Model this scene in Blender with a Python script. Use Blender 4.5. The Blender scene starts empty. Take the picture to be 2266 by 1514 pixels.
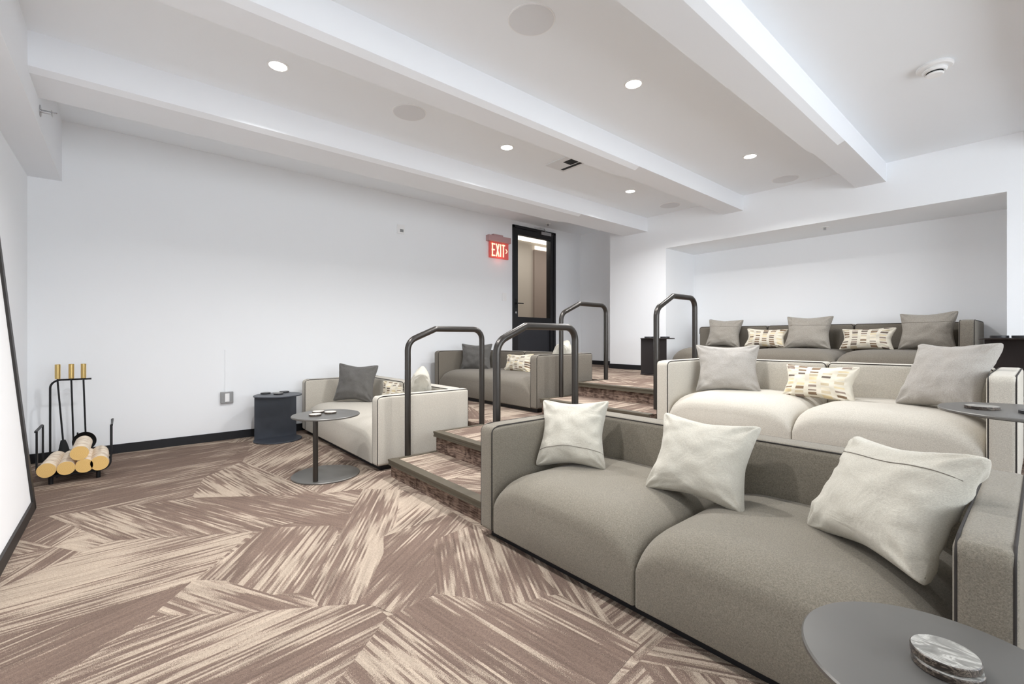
import bpy, bmesh, math, random
from mathutils import Vector, Matrix, noise
random.seed(7)
sc = bpy.context.scene
C = sc.collection
PI = math.pi

# ---------------------------------------------------------------- camera
cam_d = bpy.data.cameras.new('camera'); cam = bpy.data.objects.new('camera', cam_d); C.objects.link(cam)
cam.location = (0, 0, 1.0); cam.rotation_euler = (PI/2, 0, math.radians(49.543))
cam_d.sensor_width = 36; cam_d.lens = 36*1002.05/2266; cam_d.shift_y = -8.6/2266; cam_d.clip_start = 0.02
sc.camera = cam

# ---------------------------------------------------------------- world, exposure
w = bpy.data.worlds.new('world'); sc.world = w; w.use_nodes = True
w.node_tree.nodes['Background'].inputs[0].default_value = (0.86, 0.93, 1.0, 1)
w.node_tree.nodes['Background'].inputs[1].default_value = 5.4
sc.view_settings.view_transform = 'Standard'; sc.view_settings.look = 'None'
sc.view_settings.gamma = 1; sc.view_settings.use_curve_mapping = False
sc.view_settings.exposure = -0.07
sc.cycles.use_denoising = True
sc.cycles.max_bounces = 16; sc.cycles.diffuse_bounces = 14
sc.cycles.caustics_reflective = False; sc.cycles.caustics_refractive = False

# key dimensions (metres)
LX = -5.223; YF = -0.399; YW = -0.594; YB = 5.44; YR = 6.02; RX = 2.3
ZC = 2.647; ZS = 2.79; ZF = 2.286
Z1, Z2, Z3, Z4 = 0.123, 0.274, 0.427, 0.556
SXL, SXR = -3.05, -1.9
LAMP_W = 24.0

# daylight: windows in the wall behind and to the right of the camera (off to the right)
def area(name, loc, rot, sx, sy, power, col=(1, 1, 1), shape='RECTANGLE', spread=None):
    d = bpy.data.lights.new(name, 'AREA'); d.shape = shape; d.size = sx
    if shape == 'RECTANGLE': d.size_y = sy
    d.energy = power; d.color = col
    if spread: d.spread = spread
    o = bpy.data.objects.new(name, d); o.location = loc; o.rotation_euler = rot; C.objects.link(o); return o
area('window_daylight', (RX+0.1, 2.3, 1.5), (0, PI/2, 0), 1.3, 4.4, 23, (0.95, 0.975, 1.0))

# ---------------------------------------------------------------- materials
def s2l(c):
    return tuple(((v/255/12.92) if v/255 <= 0.04045 else ((v/255+0.055)/1.055)**2.4) for v in c) + (1,)
def newmat(name):
    m = bpy.data.materials.new(name); m.use_nodes = True
    nt = m.node_tree; return m, nt, nt.nodes['Principled BSDF']
def N(nt, t, **kw):
    n = nt.nodes.new(t)
    for k, v in kw.items(): setattr(n, k, v)
    return n
def simple(name, rgb, rough=0.6, metal=0.0, bump=0.0, bscale=200, spec=0.5, var=0.0, vscale=4):
    m, nt, p = newmat(name)
    p.inputs['Base Color'].default_value = s2l(rgb); p.inputs['Roughness'].default_value = rough
    p.inputs['Metallic'].default_value = metal; p.inputs['Specular IOR Level'].default_value = spec
    tc = N(nt, 'ShaderNodeTexCoord')
    if bump:
        nz = N(nt, 'ShaderNodeTexNoise'); nz.inputs['Scale'].default_value = bscale; nz.inputs['Detail'].default_value = 3
        nt.links.new(tc.outputs['Object'], nz.inputs['Vector'])
        b = N(nt, 'ShaderNodeBump'); b.inputs['Strength'].default_value = bump; b.inputs['Distance'].default_value = 0.002
        nt.links.new(nz.outputs[0], b.inputs['Height']); nt.links.new(b.outputs[0], p.inputs['Normal'])
    if var:
        nz = N(nt, 'ShaderNodeTexNoise'); nz.inputs['Scale'].default_value = vscale; nz.inputs['Detail'].default_value = 4
        nt.links.new(tc.outputs['Object'], nz.inputs['Vector'])
        mx = N(nt, 'ShaderNodeMix', data_type='RGBA')
        c = s2l(rgb)
        mx.inputs[6].default_value = tuple(x*(1-var) for x in c[:3])+(1,)
        mx.inputs[7].default_value = tuple(min(1, x*(1+var)) for x in c[:3])+(1,)
        nt.links.new(nz.outputs[0], mx.inputs[0]); nt.links.new(mx.outputs[2], p.inputs['Base Color'])
    return m
def fabric(name, rgb, dark, scale=260, stretch=(1, 1, 1), bump=0.5, contrast=1.0, crease=0.0):
    m, nt, p = newmat(name)
    tc = N(nt, 'ShaderNodeTexCoord'); mp = N(nt, 'ShaderNodeMapping'); mp.inputs['Scale'].default_value = stretch
    nt.links.new(tc.outputs['Object'], mp.inputs['Vector'])
    n1 = N(nt, 'ShaderNodeTexNoise'); n1.inputs['Scale'].default_value = scale*2.2; n1.inputs['Detail'].default_value = 2
    n2 = N(nt, 'ShaderNodeTexNoise'); n2.inputs['Scale'].default_value = scale*0.9; n2.inputs['Detail'].default_value = 3
    nt.links.new(mp.outputs[0], n1.inputs['Vector']); nt.links.new(mp.outputs[0], n2.inputs['Vector'])
    ad = N(nt, 'ShaderNodeMath', operation='ADD'); nt.links.new(n1.outputs[0], ad.inputs[0]); nt.links.new(n2.outputs[0], ad.inputs[1])
    cr = N(nt, 'ShaderNodeMapRange'); cr.inputs[1].default_value = 0.72; cr.inputs[2].default_value = 1.28
    nt.links.new(ad.outputs[0], cr.inputs[0])
    mx = N(nt, 'ShaderNodeMix', data_type='RGBA'); mx.inputs[6].default_value = s2l(dark); mx.inputs[7].default_value = s2l(rgb)
    nt.links.new(cr.outputs[0], mx.inputs[0]); nt.links.new(mx.outputs[2], p.inputs['Base Color'])
    b = N(nt, 'ShaderNodeBump'); b.inputs['Strength'].default_value = bump; b.inputs['Distance'].default_value = 0.0012
    nt.links.new(n1.outputs[0], b.inputs['Height'])
    last = b
    if crease:
        n3 = N(nt, 'ShaderNodeTexNoise'); n3.inputs['Scale'].default_value = 9; n3.inputs['Detail'].default_value = 3; n3.inputs['Distortion'].default_value = 1.2
        nt.links.new(tc.outputs['Object'], n3.inputs['Vector'])
        b2 = N(nt, 'ShaderNodeBump'); b2.inputs['Strength'].default_value = crease; b2.inputs['Distance'].default_value = 0.02
        nt.links.new(n3.outputs[0], b2.inputs['Height']); nt.links.new(b.outputs[0], b2.inputs['Normal']); last = b2
    nt.links.new(last.outputs[0], p.inputs['Normal'])
    p.inputs['Roughness'].default_value = 0.95; p.inputs['Specular IOR Level'].default_value = 0.15
    p.inputs['Sheen Weight'].default_value = 0.15; p.inputs['Sheen Roughness'].default_value = 0.6
    return m
def emit(name, rgb, strength):
    m, nt, p = newmat(name)
    p.inputs['Base Color'].default_value = s2l(rgb); p.inputs['Emission Color'].default_value = s2l(rgb)
    p.inputs['Emission Strength'].default_value = strength; return m

M = {}
M['wall'] = simple('wall_paint', (245, 247, 249), 0.85, bump=0.08, bscale=90, spec=0.2)
M['ceil'] = simple('ceiling_paint', (243, 246, 249), 0.9, spec=0.2)
M['beam'] = simple('beam_paint', (238, 240, 243), 0.85, spec=0.2)
M['black'] = simple('black_vinyl', (18, 19, 24), 0.5)
M['doorblack'] = simple('black_door_paint', (22, 23, 27), 0.42)
M['doorpanel'] = simple('dark_door_panel', (48, 49, 54), 0.4)
M['steel'] = simple('dark_bronze_steel', (74, 71, 68), 0.3, metal=0.8, var=0.15, vscale=9)
M['tabletop'] = simple('table_bronze', (112, 110, 106), 0.38, metal=0.55, var=0.1, vscale=6)
M['drum'] = simple('drum_metal', (72, 76, 84), 0.4, metal=0.5, var=0.2, vscale=5)
M['brown'] = simple('drum_brown_metal', (40, 32, 30), 0.4, metal=0.4)
M['nosing'] = simple('stair_nosing', (90, 83, 70), 0.55, metal=0.2, bump=0.2, bscale=300)
M['iron'] = simple('black_iron', (32, 32, 34), 0.45, metal=0.5)
M['brass'] = simple('brushed_brass', (212, 184, 122), 0.3, metal=0.9)
M['pipe'] = simple('dark_piping', (46, 42, 39), 0.85)
M['plastic'] = simple('white_plastic', (244, 244, 244), 0.4)
M['greyplate'] = simple('grey_steel_plate', (150, 150, 150), 0.4, metal=0.4)
M['grille'] = simple('speaker_grille', (226, 227, 229), 0.9)
M['darkslot'] = simple('vent_dark', (30, 32, 34), 0.8)
M['chrome'] = simple('satin_chrome', (190, 190, 192), 0.25, metal=0.9)
M['screen'] = simple('white_screen', (251, 251, 251), 0.8, spec=0.2)
M['frame'] = simple('screen_frame', (34, 30, 27), 0.5, var=0.3, vscale=30)
M['lamp'] = emit('lamp_lens', (255, 252, 245), 14)
M['hall'] = simple('hall_wall', (196, 188, 178), 0.8)
M['hall2'] = simple('hall_wall_dark', (160, 147, 139), 0.8)
M['halllight'] = emit('hall_light', (255, 250, 240), 1.2)
M['signred'] = simple('sign_canopy', (190, 152, 152), 0.5)
M['signface'] = emit('sign_red', (206, 92, 86), 0.3)
M['signtext'] = emit('sign_letters', (255, 240, 205), 0.8)
M['taupe'] = fabric('taupe_upholstery', (140, 133, 119), (106, 100, 89))
M['cream'] = fabric('cream_upholstery', (208, 202, 190), (178, 172, 160))
M['darktaupe'] = fabric('dark_taupe_upholstery', (134, 127, 115), (100, 94, 85))
M['p_cream'] = fabric('cream_linen', (204, 200, 187), (176, 171, 159), 200, (1, 1, 4), crease=0.35)
M['p_grey'] = fabric('pale_grey_linen', (180, 175, 168), (152, 147, 140), 200, (3, 1, 1), crease=0.35)
M['p_mid'] = fabric('mid_grey_linen', (176, 170, 160), (140, 134, 125), 180, (2, 1, 1), crease=0.25)
M['p_dark'] = fabric('charcoal_linen', (112, 110, 107), (88, 86, 83), 200, (1, 1, 3), crease=0.3)
M['seam'] = simple('seam_thread', (120, 113, 104), 0.9)
M['glass'] = None
m, nt, p = newmat('clear_glass')
p.inputs['Roughness'].default_value = 0.0; p.inputs['Transmission Weight'].default_value = 1.0; p.inputs['IOR'].default_value = 1.05
p.inputs['Base Color'].default_value = (0.97, 0.98, 0.98, 1)
M['glass'] = m

# carpet: stripes run along U of each carpet plank's own UV
def carpet_mat(name, light, dark, speck, bias=0.0):
    m, nt, p = newmat(name); L = nt.links
    uv = N(nt, 'ShaderNodeUVMap')
    def nz(sx, sy, scale, det=2.0, dist=0.0):
        mp = N(nt, 'ShaderNodeMapping'); mp.inputs['Scale'].default_value = (sx, sy, 1); L.new(uv.outputs[0], mp.inputs[0])
        n = N(nt, 'ShaderNodeTexNoise'); n.inputs['Scale'].default_value = scale; n.inputs['Detail'].default_value = det
        n.inputs['Distortion'].default_value = dist; L.new(mp.outputs[0], n.inputs['Vector']); return n
    b = nz(1.5, 4.2, 1.0, 2.5)         # zones of light and dark
    g = nz(1, 1, 330, 1.0)             # yarn speckle
    g2 = nz(1, 1, 110, 2.0)
    def math_(op, x, y):
        n = N(nt, 'ShaderNodeMath', operation=op)
        for i, q in enumerate((x, y)):
            if isinstance(q, (int, float)): n.inputs[i].default_value = q
            else: L.new(q, n.inputs[i])
        return n.outputs[0]
    sx = N(nt, 'ShaderNodeSeparateXYZ'); L.new(uv.outputs[0], sx.inputs[0])
    wob = math_('MULTIPLY', b.outputs[0], 0.02)
    row = math_('FLOOR', math_('MULTIPLY', sx.outputs[1], 105.0), 0)
    def rows(fu, mul):
        cb = N(nt, 'ShaderNodeCombineXYZ'); L.new(math_('MULTIPLY', sx.outputs[0], fu), cb.inputs[0]); L.new(math_('MULTIPLY', row, mul), cb.inputs[1])
        n = N(nt, 'ShaderNodeTexNoise', noise_dimensions='2D'); n.inputs['Scale'].default_value = 1.0; n.inputs['Detail'].default_value = 2.0; L.new(cb.outputs[0], n.inputs['Vector']); return n.outputs[0]
    s = math_('ADD', math_('MULTIPLY', rows(2.4, 7.31), 1.5), math_('MULTIPLY', rows(1.6, 1.7), 0.4))
    s = math_('ADD', s, math_('MULTIPLY', b.outputs[0], 1.5))
    s = math_('ADD', s, math_('MULTIPLY', g.outputs[0], 0.5))
    mr = N(nt, 'ShaderNodeMapRange'); mr.inputs[1].default_value = 1.91-bias; mr.inputs[2].default_value = 2.13-bias; L.new(s, mr.inputs[0])
    mx = N(nt, 'ShaderNodeMix', data_type='RGBA'); mx.inputs[6].default_value = s2l(dark); mx.inputs[7].default_value = s2l(light)
    L.new(mr.outputs[0], mx.inputs[0])
    blot = N(nt, 'ShaderNodeTexNoise'); blot.inputs['Scale'].default_value = 3.5; blot.inputs['Detail'].default_value = 4
    tc = N(nt, 'ShaderNodeTexCoord'); L.new(tc.outputs['Object'], blot.inputs['Vector'])
    tone = math_('ADD', math_('MULTIPLY', rows(1.8, 5.17), 0.62), math_('MULTIPLY', blot.outputs[0], 0.34))
    tone = math_('ADD', tone, 0.52)
    sp = math_('ADD', math_('MULTIPLY', g.outputs[0], speck), math_('MULTIPLY', g2.outputs[0], speck*0.6))
    sp = math_('MULTIPLY', math_('ADD', sp, 1.0-speck*0.8), tone)
    mu = N(nt, 'ShaderNodeVectorMath', operation='SCALE'); L.new(mx.outputs[2], mu.inputs[0]); L.new(sp, mu.inputs[3])
    L.new(mu.outputs[0], p.inputs['Base Color'])
    bp = N(nt, 'ShaderNodeBump'); bp.inputs['Strength'].default_value = 0.6; bp.inputs['Distance'].default_value = 0.002
    L.new(g.outputs[0], bp.inputs['Height']); L.new(bp.outputs[0], p.inputs['Normal'])
    p.inputs['Roughness'].default_value = 0.97; p.inputs['Specular IOR Level'].default_value = 0.1
    return m
for _n, _b in (('carpet', 0.0), ('carpet_deep', -0.19), ('carpet_pale', 0.12)):
    M[_n] = carpet_mat(_n, (170, 155, 139), (116, 99, 89), 0.95, _b)
def riser_mat():
    m, nt, p = newmat('riser_carpet'); L = nt.links
    tc = N(nt, 'ShaderNodeTexCoord'); mp = N(nt, 'ShaderNodeMapping'); mp.inputs['Scale'].default_value = (1, 1, 0.7); mp.inputs['Rotation'].default_value = (0, 0.6, 0); L.new(tc.outputs['Object'], mp.inputs[0])
    n = N(nt, 'ShaderNodeTexNoise'); n.inputs['Scale'].default_value = 11; n.inputs['Detail'].default_value = 5; n.inputs['Distortion'].default_value = 1.5; L.new(mp.outputs[0], n.inputs['Vector'])
    mp2 = N(nt, 'ShaderNodeMapping'); mp2.inputs['Scale'].default_value = (1, 1, 9); mp2.inputs['Rotation'].default_value = (0, -0.5, 0); L.new(tc.outputs['Object'], mp2.inputs[0])
    n2 = N(nt, 'ShaderNodeTexNoise'); n2.inputs['Scale'].default_value = 16; n2.inputs['Detail'].default_value = 3; L.new(mp2.outputs[0], n2.inputs['Vector'])
    ad = N(nt, 'ShaderNodeMath', operation='ADD'); L.new(n.outputs[0], ad.inputs[0]); L.new(n2.outputs[0], ad.inputs[1])
    mr = N(nt, 'ShaderNodeMapRange'); mr.inputs[1].default_value = 0.85; mr.inputs[2].default_value = 1.2; L.new(ad.outputs[0], mr.inputs[0])
    mx = N(nt, 'ShaderNodeMix', data_type='RGBA'); mx.inputs[6].default_value = s2l((72, 58, 52)); mx.inputs[7].default_value = s2l((142, 122, 109))
    L.new(mr.outputs[0], mx.inputs[0]); L.new(mx.outputs[2], p.inputs['Base Color']); p.inputs['Roughness'].default_value = 0.97; p.inputs['Specular IOR Level'].default_value = 0.1
    return m
M['riser'] = riser_mat()

def pattern_mat():
    m, nt, p = newmat('patterned_linen'); L = nt.links
    uv = N(nt, 'ShaderNodeUVMap'); sx = N(nt, 'ShaderNodeSeparateXYZ'); L.new(uv.outputs[0], sx.inputs[0])
    def mt(op, x, y=None, z=None):
        n = N(nt, 'ShaderNodeMath', operation=op)
        for i, q in enumerate((x, y, z)):
            if q is None: continue
            if isinstance(q, (int, float)): n.inputs[i].default_value = q
            else: L.new(q, n.inputs[i])
        return n.outputs[0]
    cu = mt('MULTIPLY', sx.outputs[0], 5.2); ci = mt('FLOOR', cu); cf = mt('FRACT', cu)
    colm = mt('MULTIPLY', mt('GREATER_THAN', cf, 0.22), mt('LESS_THAN', cf, 0.86))
    rv = mt('ADD', mt('MULTIPLY', sx.outputs[1], 8.5), mt('MULTIPLY', ci, 0.37)); ri = mt('FLOOR', rv); rf = mt('FRACT', rv)
    cb = N(nt, 'ShaderNodeCombineXYZ'); L.new(ci, cb.inputs[0]); L.new(ri, cb.inputs[1])
    wn = N(nt, 'ShaderNodeTexWhiteNoise', noise_dimensions='2D'); L.new(cb.outputs[0], wn.inputs[0])
    th = mt('MULTIPLY_ADD', wn.outputs[0], 0.5, 0.35)
    mask = mt('MULTIPLY', colm, mt('LESS_THAN', rf, th))
    sep = N(nt, 'ShaderNodeSeparateColor'); L.new(wn.outputs[1], sep.inputs[0])
    cr = N(nt, 'ShaderNodeValToRGB'); cr.color_ramp.interpolation = 'CONSTANT'
    el = cr.color_ramp.elements; cols = [(0, (235, 226, 205)), (0.22, (202, 188, 160)), (0.4, (132, 110, 88)), (0.62, (150, 134, 122)), (0.74, (222, 206, 168)), (0.88, (112, 100, 90))]
    el[0].position = 0; el[0].color = s2l(cols[0][1]); el[1].position = cols[1][0]; el[1].color = s2l(cols[1][1])
    for q, c in cols[2:]:
        e = el.new(q); e.color = s2l(c)
    L.new(sep.outputs[1], cr.inputs[0])
    mx = N(nt, 'ShaderNodeMix', data_type='RGBA'); mx.inputs[6].default_value = s2l((222, 215, 199)); L.new(mask, mx.inputs[0]); L.new(cr.outputs[0], mx.inputs[7])
    L.new(mx.outputs[2], p.inputs['Base Color'])
    tc = N(nt, 'ShaderNodeTexCoord'); n3 = N(nt, 'ShaderNodeTexNoise'); n3.inputs['Scale'].default_value = 12; L.new(tc.outputs['Object'], n3.inputs['Vector'])
    b2 = N(nt, 'ShaderNodeBump'); b2.inputs['Strength'].default_value = 0.35; b2.inputs['Distance'].default_value = 0.02
    L.new(n3.outputs[0], b2.inputs['Height']); L.new(b2.outputs[0], p.inputs['Normal'])
    p.inputs['Roughness'].default_value = 0.95; return m
M['pattern'] = pattern_mat()

def marble_mat(name, base, vein, vscale=22):
    m, nt, p = newmat(name); L = nt.links
    tc = N(nt, 'ShaderNodeTexCoord'); mp = N(nt, 'ShaderNodeMapping'); mp.inputs['Scale'].default_value = (1.0, 2.2, 1.5); mp.inputs['Rotation'].default_value = (0, 0, 0.5)
    L.new(tc.outputs['Object'], mp.inputs[0])
    n = N(nt, 'ShaderNodeTexNoise'); n.inputs['Scale'].default_value = vscale; n.inputs['Detail'].default_value = 6; n.inputs['Distortion'].default_value = 1.4
    L.new(mp.outputs[0], n.inputs['Vector'])
    cr = N(nt, 'ShaderNodeValToRGB'); e = cr.color_ramp.elements
    e[0].position = 0.30; e[0].color = s2l(tuple(v*0.72 for v in base)); e[1].position = 0.72; e[1].color = s2l(vein)
    q = e.new(0.5); q.color = s2l(base); q = e.new(0.56); q.color = s2l(vein); q = e.new(0.585); q.color = s2l(base)
    L.new(n.outputs[0], cr.inputs[0]); L.new(cr.outputs[0], p.inputs['Base Color'])
    p.inputs['Roughness'].default_value = 0.35; return m
M['marble'] = marble_mat('grey_marble', (138, 136, 130), (186, 184, 177), 15)
M['marble_edge'] = marble_mat('dark_marble_edge', (52, 44, 38), (120, 108, 96), 40)
M['stone'] = simple('pale_stone', (206, 200, 190), 0.4, var=0.25, vscale=25)
M['darkstone'] = simple('black_stone', (40, 40, 42), 0.35, var=0.4, vscale=40)

def bark_mat():
    m, nt, p = newmat('birch_bark'); L = nt.links
    tc = N(nt, 'ShaderNodeTexCoord'); mp = N(nt, 'ShaderNodeMapping'); mp.inputs['Scale'].default_value = (22, 5, 5); L.new(tc.outputs['Object'], mp.inputs[0])
    n = N(nt, 'ShaderNodeTexNoise'); n.inputs['Scale'].default_value = 3.0; n.inputs['Detail'].default_value = 5; L.new(mp.outputs[0], n.inputs['Vector'])
    cr = N(nt, 'ShaderNodeValToRGB'); e = cr.color_ramp.elements
    e[0].position = 0.28; e[0].color = s2l((150, 126, 104)); e[1].position = 0.62; e[1].color = s2l((240, 228, 210))
    q = e.new(0.42); q.color = s2l((224, 205, 182))
    L.new(n.outputs[0], cr.inputs[0]); L.new(cr.outputs[0], p.inputs['Base Color']); p.inputs['Roughness'].default_value = 0.85
    return m
M['bark'] = bark_mat()
def wood_mat():
    m, nt, p = newmat('cut_birch'); L = nt.links
    tc = N(nt, 'ShaderNodeTexCoord'); wv = N(nt, 'ShaderNodeTexWave', wave_type='RINGS', rings_direction='X'); wv.inputs['Scale'].default_value = 38; wv.inputs['Distortion'].default_value = 1.5
    L.new(tc.outputs['Object'], wv.inputs['Vector'])
    mx = N(nt, 'ShaderNodeMix', data_type='RGBA'); mx.inputs[6].default_value = s2l((228, 186, 114)); mx.inputs[7].default_value = s2l((236, 197, 126))
    L.new(wv.outputs[1], mx.inputs[0]); L.new(mx.outputs[2], p.inputs['Base Color']); p.inputs['Roughness'].default_value = 0.8; return m
M['cut'] = wood_mat()

# ---------------------------------------------------------------- mesh helpers
class MB:
    def __init__(s, O=(0, 0, 0)): s.v = []; s.f = []; s.mi = []; s.uv = []; s.O = Vector(O)
    def add(s, vs, fs, mi=0, uvs=None):
        k = len(s.v); s.v += [Vector(p)-s.O for p in vs]
        for i, f in enumerate(fs):
            s.f.append([k+j for j in f]); s.mi.append(mi); s.uv.append(uvs[i] if uvs else None)
        return s
    def box(s, x0, x1, y0, y1, z0, z1, mi=0):
        vs = [(x, y, z) for z in (z0, z1) for y in (y0, y1) for x in (x0, x1)]
        return s.add(vs, [(0, 2, 3, 1), (4, 5, 7, 6), (0, 1, 5, 4), (2, 6, 7, 3), (0, 4, 6, 2), (1, 3, 7, 5)], mi)
    def cyl(s, c, r, z0, z1, n=48, bev=0.0, mi=0, mtop=None):
        prof = [(r-bev, z0), (r, z0+bev), (r, z1-bev), (r-bev, z1)] if bev else [(r, z0), (r, z1)]
        vs = []; fs = []; uv = None
        for pr, pz in prof:
            vs += [(c[0]+pr*math.cos(2*PI*i/n), c[1]+pr*math.sin(2*PI*i/n), pz) for i in range(n)]
        m = len(prof)
        for j in range(m-1):
            for i in range(n): fs.append((j*n+i, j*n+(i+1) % n, (j+1)*n+(i+1) % n, (j+1)*n+i))
        s.add(vs, fs, mi)
        s.add(vs[:n], [tuple(range(n))[::-1]], mi); s.add(vs[-n:], [tuple(range(n))], mi if mtop is None else mtop)
        return s
    def tube(s, pts, r, n=12, mi=0, caps=True):
        pts = [Vector(p) for p in pts]; T = []
        for i in range(len(pts)):
            a = pts[max(i-1, 0)]; b = pts[min(i+1, len(pts)-1)]; T.append((b-a).normalized())
        u = T[0].orthogonal().normalized(); vs = []; fs = []
        for i, p in enumerate(pts):
            u = (u-T[i]*u.dot(T[i])).normalized(); v = T[i].cross(u)
            rr = r[i] if isinstance(r, (list, tuple)) else r
            vs += [p+(u*math.cos(2*PI*k/n)+v*math.sin(2*PI*k/n))*rr for k in range(n)]
        for i in range(len(pts)-1):
            for k in range(n): fs.append((i*n+k, i*n+(k+1) % n, (i+1)*n+(k+1) % n, (i+1)*n+k))
        if caps: fs.append(tuple(range(n))[::-1]); fs.append(tuple(range((len(pts)-1)*n, len(pts)*n)))
        return s.add(vs, fs, mi)
    def build(s, name, mats, parent=None, smooth=False, weld=True, bevel=0.0, ang=40):
        me = bpy.data.meshes.new(name); me.from_pydata([tuple(p) for p in s.v], [], s.f)
        if any(u is not None for u in s.uv):
            ul = me.uv_layers.new(name='UVMap'); k = 0
            for f, u in zip(s.f, s.uv):
                for j in range(len(f)):
                    if u is not None: ul.data[k].uv = u[j]
                    k += 1
        for q, mi in zip(me.polygons, s.mi): q.material_index = mi
        for mt in (mats if isinstance(mats, (list, tuple)) else [mats]): me.materials.append(mt)
        bm = bmesh.new(); bm.from_mesh(me)
        if weld: bmesh.ops.remove_doubles(bm, verts=bm.verts, dist=1e-5)
        bmesh.ops.recalc_face_normals(bm, faces=bm.faces)
        if bevel: bmesh.ops.bevel(bm, geom=list(bm.edges), offset=bevel, segments=2, affect='EDGES', profile=0.5)
        if smooth:
            for f in bm.faces: f.smooth = True
            for e in bm.edges:
                if len(e.link_faces) == 2 and e.calc_face_angle(0) > math.radians(ang): e.smooth = False
        bm.to_mesh(me); bm.free()
        o = bpy.data.objects.new(name, me); C.objects.link(o)
        if parent is not None: o.parent = parent
        elif s.O.length: o.location = s.O
        return o
def tag(o, label, cat, group=None, kind=None):
    o['label'] = label; o['category'] = cat
    if group: o['group'] = group
    if kind: o['kind'] = kind
    return o
def struct(o): o['kind'] = 'structure'; return o
def thing(name, loc, label, cat, group=None):
    o = bpy.data.objects.new(name, None); o.empty_display_size = 0.1; o.location = loc; C.objects.link(o)
    return tag(o, label, cat, group)
def fillet(P, R, n=7):
    P = [Vector(p) for p in P]; out = [P[0]]
    for i in range(1, len(P)-1):
        a, b, c = P[i-1], P[i], P[i+1]; r = R[i-1] if isinstance(R, (list, tuple)) else R
        d1 = (a-b).normalized(); d2 = (c-b).normalized(); th = d1.angle(d2)
        if r <= 0 or th > 3.1: out.append(b); continue
        t = r/math.tan(th/2); cen = b+(d1+d2).normalized()*(r/math.sin(th/2))
        p1 = b+d1*t; p2 = b+d2*t; v1 = p1-cen; v2 = p2-cen; w_ = v1.angle(v2)
        for k in range(n+1):
            s_ = k/n; out.append(cen+(v1*math.sin((1-s_)*w_)+v2*math.sin(s_*w_))/math.sin(w_))
    out.append(P[-1]); return out
def rbox(mb, x0, x1, y0, y1, z0, z1, r, n=8, seg=4, deform=None, mi=0):
    """rounded box, grid-projected so that it can be deformed afterwards"""
    c = Vector(((x0+x1)/2, (y0+y1)/2, (z0+z1)/2)); h = ((x1-x0)/2, (y1-y0)/2, (z1-z0)/2)
    arc = [math.tan(math.radians(45)*k/seg) for k in range(seg+1)]
    def ax(hh):
        inn = [-(hh-r)+2*(hh-r)*i/n for i in range(n+1)]
        return [-(hh-r)-r*a for a in arc[::-1]][:-1] + inn + [(hh-r)+r*a for a in arc][1:]
    A = [ax(hh) for hh in h]
    for d in range(3):
        e, g = (d+1) % 3, (d+2) % 3
        for sgn in (-1, 1):
            vs = []; fs = []; ne, ng = len(A[e]), len(A[g])
            for u in A[e]:
                for v in A[g]:
                    q = [0, 0, 0]; q[d] = sgn*h[d]; q[e] = u; q[g] = v
                    inn = Vector([max(-(h[i]-r), min(h[i]-r, q[i])) for i in range(3)])
                    dd = Vector(q)-inn
                    pnt = c+inn+dd.normalized()*r
                    if deform: pnt = deform(pnt)
                    vs.append(pnt)
            for i in range(ne-1):
                for j in range(ng-1):
                    fs.append((i*ng+j, (i+1)*ng+j, (i+1)*ng+j+1, i*ng+j+1))
            mb.add(vs, fs, mi)
    return mb

# ---------------------------------------------------------------- carpet layout
F_ANG = [math.radians(a) for a in (273, 153, 33)]
F = [Vector((math.cos(a), math.sin(a))) for a in F_ANG]
CL = 0.9; ANCH = Vector((-1.565, 0.719)); NPL = 4
def clip(poly, x0, x1, y0, y1):
    for ax, lim, sg in ((0, x0, 1), (0, x1, -1), (1, y0, 1), (1, y1, -1)):
        out = []
        for i in range(len(poly)):
            a, b = poly[i], poly[(i+1) % len(poly)]; da = (a[ax]-lim)*sg; db = (b[ax]-lim)*sg
            if da >= 0: out.append(a)
            if da*db < 0: out.append(a+(b-a)*(da/(da-db)))
        poly = out
        if len(poly) < 3: return []
    return poly
def carpet(mb, x0, x1, y0, y1, z, mi=0, seed=1, anchor=ANCH):
    t1 = (F[0]-F[1])*CL; t2 = (F[1]-F[2])*CL
    for i in range(-14, 15):
        for j in range(-14, 15):
            p = anchor+t1*i+t2*j
            if not (x0-2 < p.x < x1+2 and y0-2 < p.y < y1+2): continue
            for k in range(3):
                a, b = F[k], F[(k+1) % 3]; perp = Vector((-a.y, a.x))
                for q in range(NPL):
                    o = p+b*(CL*q/NPL); poly = [o, o+a*CL, o+a*CL+b*(CL/NPL), o+b*(CL/NPL)]
                    poly = clip(poly, x0, x1, y0, y1)
                    if not poly: continue
                    rnd = random.Random(hash((i, j, k, q, seed))); ou, ov = rnd.uniform(0, 60), rnd.uniform(0, 60)
                    mj = rnd.choice((0, 0, 0, 2, 3)) if mi == 0 else mi
                    mb.add([(v.x, v.y, z) for v in poly], [tuple(range(len(poly)))], mj,
                           [[(v.dot(a)+ou, v.dot(perp)+ov) for v in poly]])
def quad_uv(mb, P, mi, su=1.0, sv=1.0, rnd=random):
    a = Vector(P[0]); eu = Vector(P[1])-a; ev = Vector(P[3])-a; ou, ov = rnd.uniform(0, 50), rnd.uniform(0, 50)
    mb.add(P, [(0, 1, 2, 3)], mi, [[(ou, ov), (ou+eu.length*su, ov), (ou+eu.length*su, ov+ev.length*sv), (ou, ov+ev.length*sv)]])

# ================================================================= ROOM SHELL
fl = MB(); carpet(fl, LX, RX, YW, 2.27, 0.0)
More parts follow.
